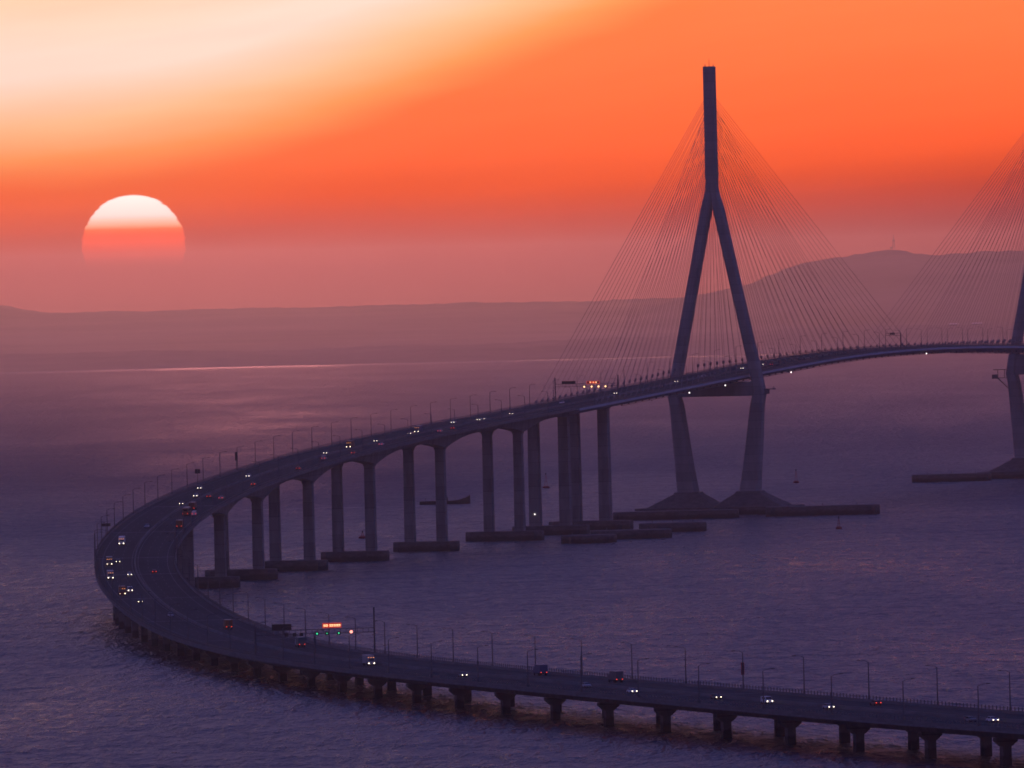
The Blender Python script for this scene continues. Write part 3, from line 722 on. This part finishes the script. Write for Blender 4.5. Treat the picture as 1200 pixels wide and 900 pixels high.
# ------------------------------------------------------------------ unseen blocker added above the view, shading near water and haze from the sun
def shade_bank():
    rng = random.Random(21); b = MB()
    for k in range(150):
        x = rng.uniform(-9500, 8500); t = rng.random()
        z = 1010+t*820; y = 26000+rng.uniform(-1500, 1500)
        r = rng.uniform(420, 900)*(0.65+0.35*math.sin(PI*t))
        rz = min(r*0.42, z-965) if z-965 > 60 else 60
        b.ellipsoid((x, y, z), (r*1.7, r*1.2, max(60, rz)), 14, 8)
    b.hexa([(-10000,25600,985),(9000,25600,985),(9000,26400,985),(-10000,26400,985)], [(-10000,25600,1880),(9000,25600,1880),(9000,26400,1880),(-10000,26400,1880)])
    o = b.build('sun_blocker', mat('blocker_grey', (0.6, 0.58, 0.6), 1.0, spec=0.0))
    md = o.modifiers.new('merge', 'REMESH'); md.mode = 'VOXEL'; md.voxel_size = 110
    tx = bpy.data.textures.new('blocker_billow', 'CLOUDS'); tx.noise_scale = 500; tx.noise_depth = 4
    d = o.modifiers.new('billow', 'DISPLACE'); d.texture = tx; d.texture_coords = 'GLOBAL'; d.strength = 160; d.mid_level = 0.75
    for p in o.data.polygons: p.use_smooth = True
    tag(o, 'long grey blocker added out of view to shade the near water', 'sun_blocker', kind='structure')
shade_bank()

# ------------------------------------------------------------------ world: dusk sky
SUN_U, SUN_V, SUN_R = -439.0, 59.0, 60.0           # sun centre in units of 1/11931 rad from north (+Y), above the horizon
UNIT = 11931.3
sun_az = SUN_U/UNIT; sun_el = SUN_V/UNIT
w = bpy.data.worlds.new("World"); scene.world = w; w.use_nodes = True; nt = w.node_tree; nt.nodes.clear()
N = nt.nodes.new; Lk = nt.links.new
def V_(x):
    return x
def mth(op, a, b=None, c=None, clamp=False):
    n = N('ShaderNodeMath'); n.operation = op; n.use_clamp = clamp
    for i, q in enumerate((a, b, c)):
        if q is None: continue
        if isinstance(q, (int, float)): n.inputs[i].default_value = q
        else: Lk(q, n.inputs[i])
    return n.outputs[0]
def smooth(x, a, b):
    n = N('ShaderNodeMapRange'); n.interpolation_type = 'SMOOTHSTEP'; n.inputs[1].default_value = a; n.inputs[2].default_value = b
    Lk(x, n.inputs[0]); return n.outputs[0]
def ramp(x, a, b, stops, scale=1.0, interp_='LINEAR'):
    n = N('ShaderNodeValToRGB'); cr = n.color_ramp; cr.interpolation = interp_
    mr = N('ShaderNodeMapRange'); mr.inputs[1].default_value = a; mr.inputs[2].default_value = b; Lk(x, mr.inputs[0]); Lk(mr.outputs[0], n.inputs[0])
    st = sorted(stops)
    cr.elements[0].position = (st[0][0]-a)/(b-a); cr.elements[0].color = (*[c/scale for c in st[0][1]], 1)
    cr.elements[1].position = (st[-1][0]-a)/(b-a); cr.elements[1].color = (*[c/scale for c in st[-1][1]], 1)
    for p, c in st[1:-1]:
        e = cr.elements.new((p-a)/(b-a)); e.color = (*[q/scale for q in c], 1)
    if scale == 1.0: return n.outputs[0]
    m = N('ShaderNodeVectorMath'); m.operation = 'SCALE'; m.inputs[3].default_value = scale; Lk(n.outputs[0], m.inputs[0]); return m.outputs[0]
def mixc(f, a, b):
    n = N('ShaderNodeMix'); n.data_type = 'RGBA'; n.clamp_factor = True
    if isinstance(f, (int, float)): n.inputs[0].default_value = f
    else: Lk(f, n.inputs[0])
    for i, q in ((6, a), (7, b)):
        if isinstance(q, tuple): n.inputs[i].default_value = (*q, 1)
        else: Lk(q, n.inputs[i])
    return n.outputs[2]
tc = N('ShaderNodeTexCoord'); sp = N('ShaderNodeSeparateXYZ'); Lk(tc.outputs['Generated'], sp.inputs[0])
el = mth('ARCSINE', sp.outputs[2]); az = mth('ARCTAN2', sp.outputs[0], sp.outputs[1])
v0 = mth('MULTIPLY', el, UNIT); v = mth('ADD', v0, 22.65); u = mth('MULTIPLY', az, UNIT); edeg = mth('MULTIPLY', el, 180/PI); adeg = mth('MULTIPLY', az, 180/PI)
cl = N('ShaderNodeCombineXYZ'); Lk(mth('MULTIPLY', u, 0.0016), cl.inputs[0]); Lk(mth('MULTIPLY', v, 0.009), cl.inputs[1])
nz = N('ShaderNodeTexNoise'); nz.inputs['Scale'].default_value = 1.0; nz.inputs['Detail'].default_value = 4; Lk(cl.outputs[0], nz.inputs['Vector'])
wob = mth('MULTIPLY', mth('SUBTRACT', nz.outputs['Fac'], 0.5), 50.0)
#SKYRAMPS
vl = mth('SUBTRACT', v, mth('MULTIPLY', mth('MAXIMUM', u, 0.0), 0.07))
low = ramp(vl, 0, 420, [(0, (0.28, 0.015, 0.0)), (50, (0.5, 0.03, 0.0)), (90, (0.84, 0.07, 0.0)), (135, (1.32, 0.14, 0.012)), (180, (1.42, 0.18, 0.03)), (250, (1.36, 0.215, 0.05)), (350, (1.15, 0.26, 0.075)), (420, (1.1, 0.29, 0.09))], 2.0)
ux = mth('ADD', u, 330.0)
bnd = mth('ADD', 168.0, mth('MULTIPLY', mth('ADD', ux, mth('SQRT', mth('ADD', mth('MULTIPLY', ux, ux), 32000.0))), 0.20))
t_ = mth('ADD', mth('SUBTRACT', v, bnd), wob)
cream = ramp(t_, -40, 190, [(-40, (1.38, 0.235, 0.055)), (0, (1.36, 0.42, 0.12)), (45, (1.3, 0.64, 0.33)), (105, (1.18, 0.86, 0.70)), (130, (1.18, 0.86, 0.70)), (190, (1.18, 0.76, 0.52))], 2.0)
c2 = N('ShaderNodeCombineXYZ'); Lk(mth('MULTIPLY', u, 0.0035), c2.inputs[0]); Lk(mth('ADD', mth('MULTIPLY', v, 0.035), mth('MULTIPLY', u, -0.004)), c2.inputs[1])
n2 = N('ShaderNodeTexNoise'); n2.inputs['Scale'].default_value = 1.0; n2.inputs['Detail'].default_value = 3; Lk(c2.outputs[0], n2.inputs['Vector'])
fine = mixc(smooth(t_, -110, 25), low, cream)
fs = N('ShaderNodeVectorMath'); fs.operation = 'SCALE'; Lk(fine, fs.inputs[0]); Lk(mth('ADD', 0.93, mth('MULTIPLY', n2.outputs['Fac'], 0.14)), fs.inputs[3]); fine = fs.outputs[0]
fade = mth('MAXIMUM', 0.0, mth('MINIMUM', 1.0, mth('DIVIDE', mth('SUBTRACT', edeg, 2.0), 3.0)))
wide = ramp(edeg, 0, 90, [(0, (0.9, 0.22, 0.1)), (3.5, (0.30, 0.125, 0.14)), (5.5, (0.095, 0.09, 0.20)), (11, (0.05, 0.075, 0.30)), (40, (0.045, 0.07, 0.36)), (90, (0.045, 0.07, 0.36))])
west = mixc(fade, fine, wide)
east = ramp(edeg, 0, 90, [(0, (0.06, 0.055, 0.2)), (10, (0.055, 0.055, 0.22)), (40, (0.055, 0.06, 0.27)), (90, (0.06, 0.065, 0.28))])
azf = smooth(mth('ABSOLUTE', mth('SUBTRACT', adeg, sun_az*180/PI)), 6.0, 34.0)
sky = mixc(azf, west, east)
# sun disc
du = mth('SUBTRACT', u, SUN_U); dv = mth('SUBTRACT', v0, SUN_V)
c3 = N('ShaderNodeCombineXYZ'); Lk(mth('MULTIPLY', u, 0.01), c3.inputs[0]); Lk(mth('MULTIPLY', v, 0.16), c3.inputs[1])
n3 = N('ShaderNodeTexNoise'); n3.inputs['Scale'].default_value = 1.0; n3.inputs['Detail'].default_value = 2; Lk(c3.outputs[0], n3.inputs['Vector'])
edge = mth('MULTIPLY', mth('SUBTRACT', n3.outputs['Fac'], 0.5), 5.0)
rr = mth('ADD', mth('SQRT', mth('ADD', mth('MULTIPLY', du, du), mth('MULTIPLY', dv, dv))), edge)
disc = mth('SUBTRACT', 1.0, smooth(rr, SUN_R-1.5, SUN_R+1.5))
disc = mth('MULTIPLY', disc, smooth(v, 54.0, 92.0))
sunc = ramp(v, 60, 145, [(60, (1.5, 0.10, 0.0)), (94, (1.9, 0.14, 0.0)), (101, (2.0, 0.28, 0.05)), (106, (1.9, 0.72, 0.42)), (118, (1.8, 1.32, 1.18)), (145, (1.8, 1.55, 1.42))], 4.0)
sky = mixc(disc, sky, sunc)
ns = N('ShaderNodeTexSky'); ns.sky_type = 'NISHITA'; ns.sun_disc = False; ns.sun_elevation = sun_el; ns.sun_rotation = sun_az; ns.altitude = 100; ns.dust_density = 3.0; ns.air_density = 1.5
nsm = N('ShaderNodeVectorMath'); nsm.operation = 'SCALE'; Lk(ns.outputs[0], nsm.inputs[0]); nsm.inputs[3].default_value = 1.0
b1 = N('ShaderNodeBackground'); Lk(nsm.outputs[0], b1.inputs[0]); b1.inputs[1].default_value = 0.05
b2 = N('ShaderNodeBackground'); Lk(sky, b2.inputs[0]); b2.inputs[1].default_value = 1.0
ad = N('ShaderNodeAddShader'); Lk(b1.outputs[0], ad.inputs[0]); Lk(b2.outputs[0], ad.inputs[1])
wo = N('ShaderNodeOutputWorld'); Lk(ad.outputs[0], wo.inputs['Surface'])
w.cycles.sampling_method = 'MANUAL'; w.cycles.sample_map_resolution = 4096

sl = bpy.data.lights.new('sun', 'SUN'); sl.energy = 0.108; sl.angle = math.radians(0.6); sl.color = (1.0, 0.31, 0.27)
so = bpy.data.objects.new('sun', sl); COL.objects.link(so)
se = math.radians(2.93)
sa = sun_az+math.radians(0.6)
d = Vector((math.sin(sa)*math.cos(se), math.cos(sa)*math.cos(se), math.sin(se)))
so.rotation_euler = d.to_track_quat('Z', 'Y').to_euler(); so.location = (0, 0, 400)

# ------------------------------------------------------------------ camera
FPX, HC, AH, ROLL = 11931.30568925, 123.31663328, 336.32813875, math.radians(1.3872132346)
cam = bpy.data.cameras.new('camera'); co = bpy.data.objects.new('camera', cam); COL.objects.link(co)
cam.sensor_fit = 'HORIZONTAL'; cam.sensor_width = 36.0; cam.lens = 36.0*FPX/1200.0
dx, dy = 0.0, AH-450.0
px = 600+math.cos(ROLL)*dx+math.sin(ROLL)*dy; py_ = 450-math.sin(ROLL)*dx+math.cos(ROLL)*dy
cam.shift_x = -(px-600)/1200.0; cam.shift_y = (py_-450)/1200.0
co.location = (0, 0, HC); co.rotation_euler = (Matrix.Rotation(PI/2, 3, 'X') @ Matrix.Rotation(-ROLL, 3, 'Z')).to_euler()
cam.clip_start = 1.0; cam.clip_end = 200000.0
scene.camera = co
vs = scene.view_settings; scene.display_settings.display_device = 'sRGB'
vs.view_transform = 'Standard'; vs.look = 'None'; vs.exposure = 0.0; vs.gamma = 1.0; vs.use_curve_mapping = False
scene.render.engine = 'CYCLES'
scene.cycles.use_denoising = True; scene.cycles.filter_width = 1.7
scene.cycles.volume_bounces = 0; scene.cycles.max_bounces = 4; scene.cycles.diffuse_bounces = 2; scene.cycles.glossy_bounces = 2
scene.cycles.sample_clamp_indirect = 6.0
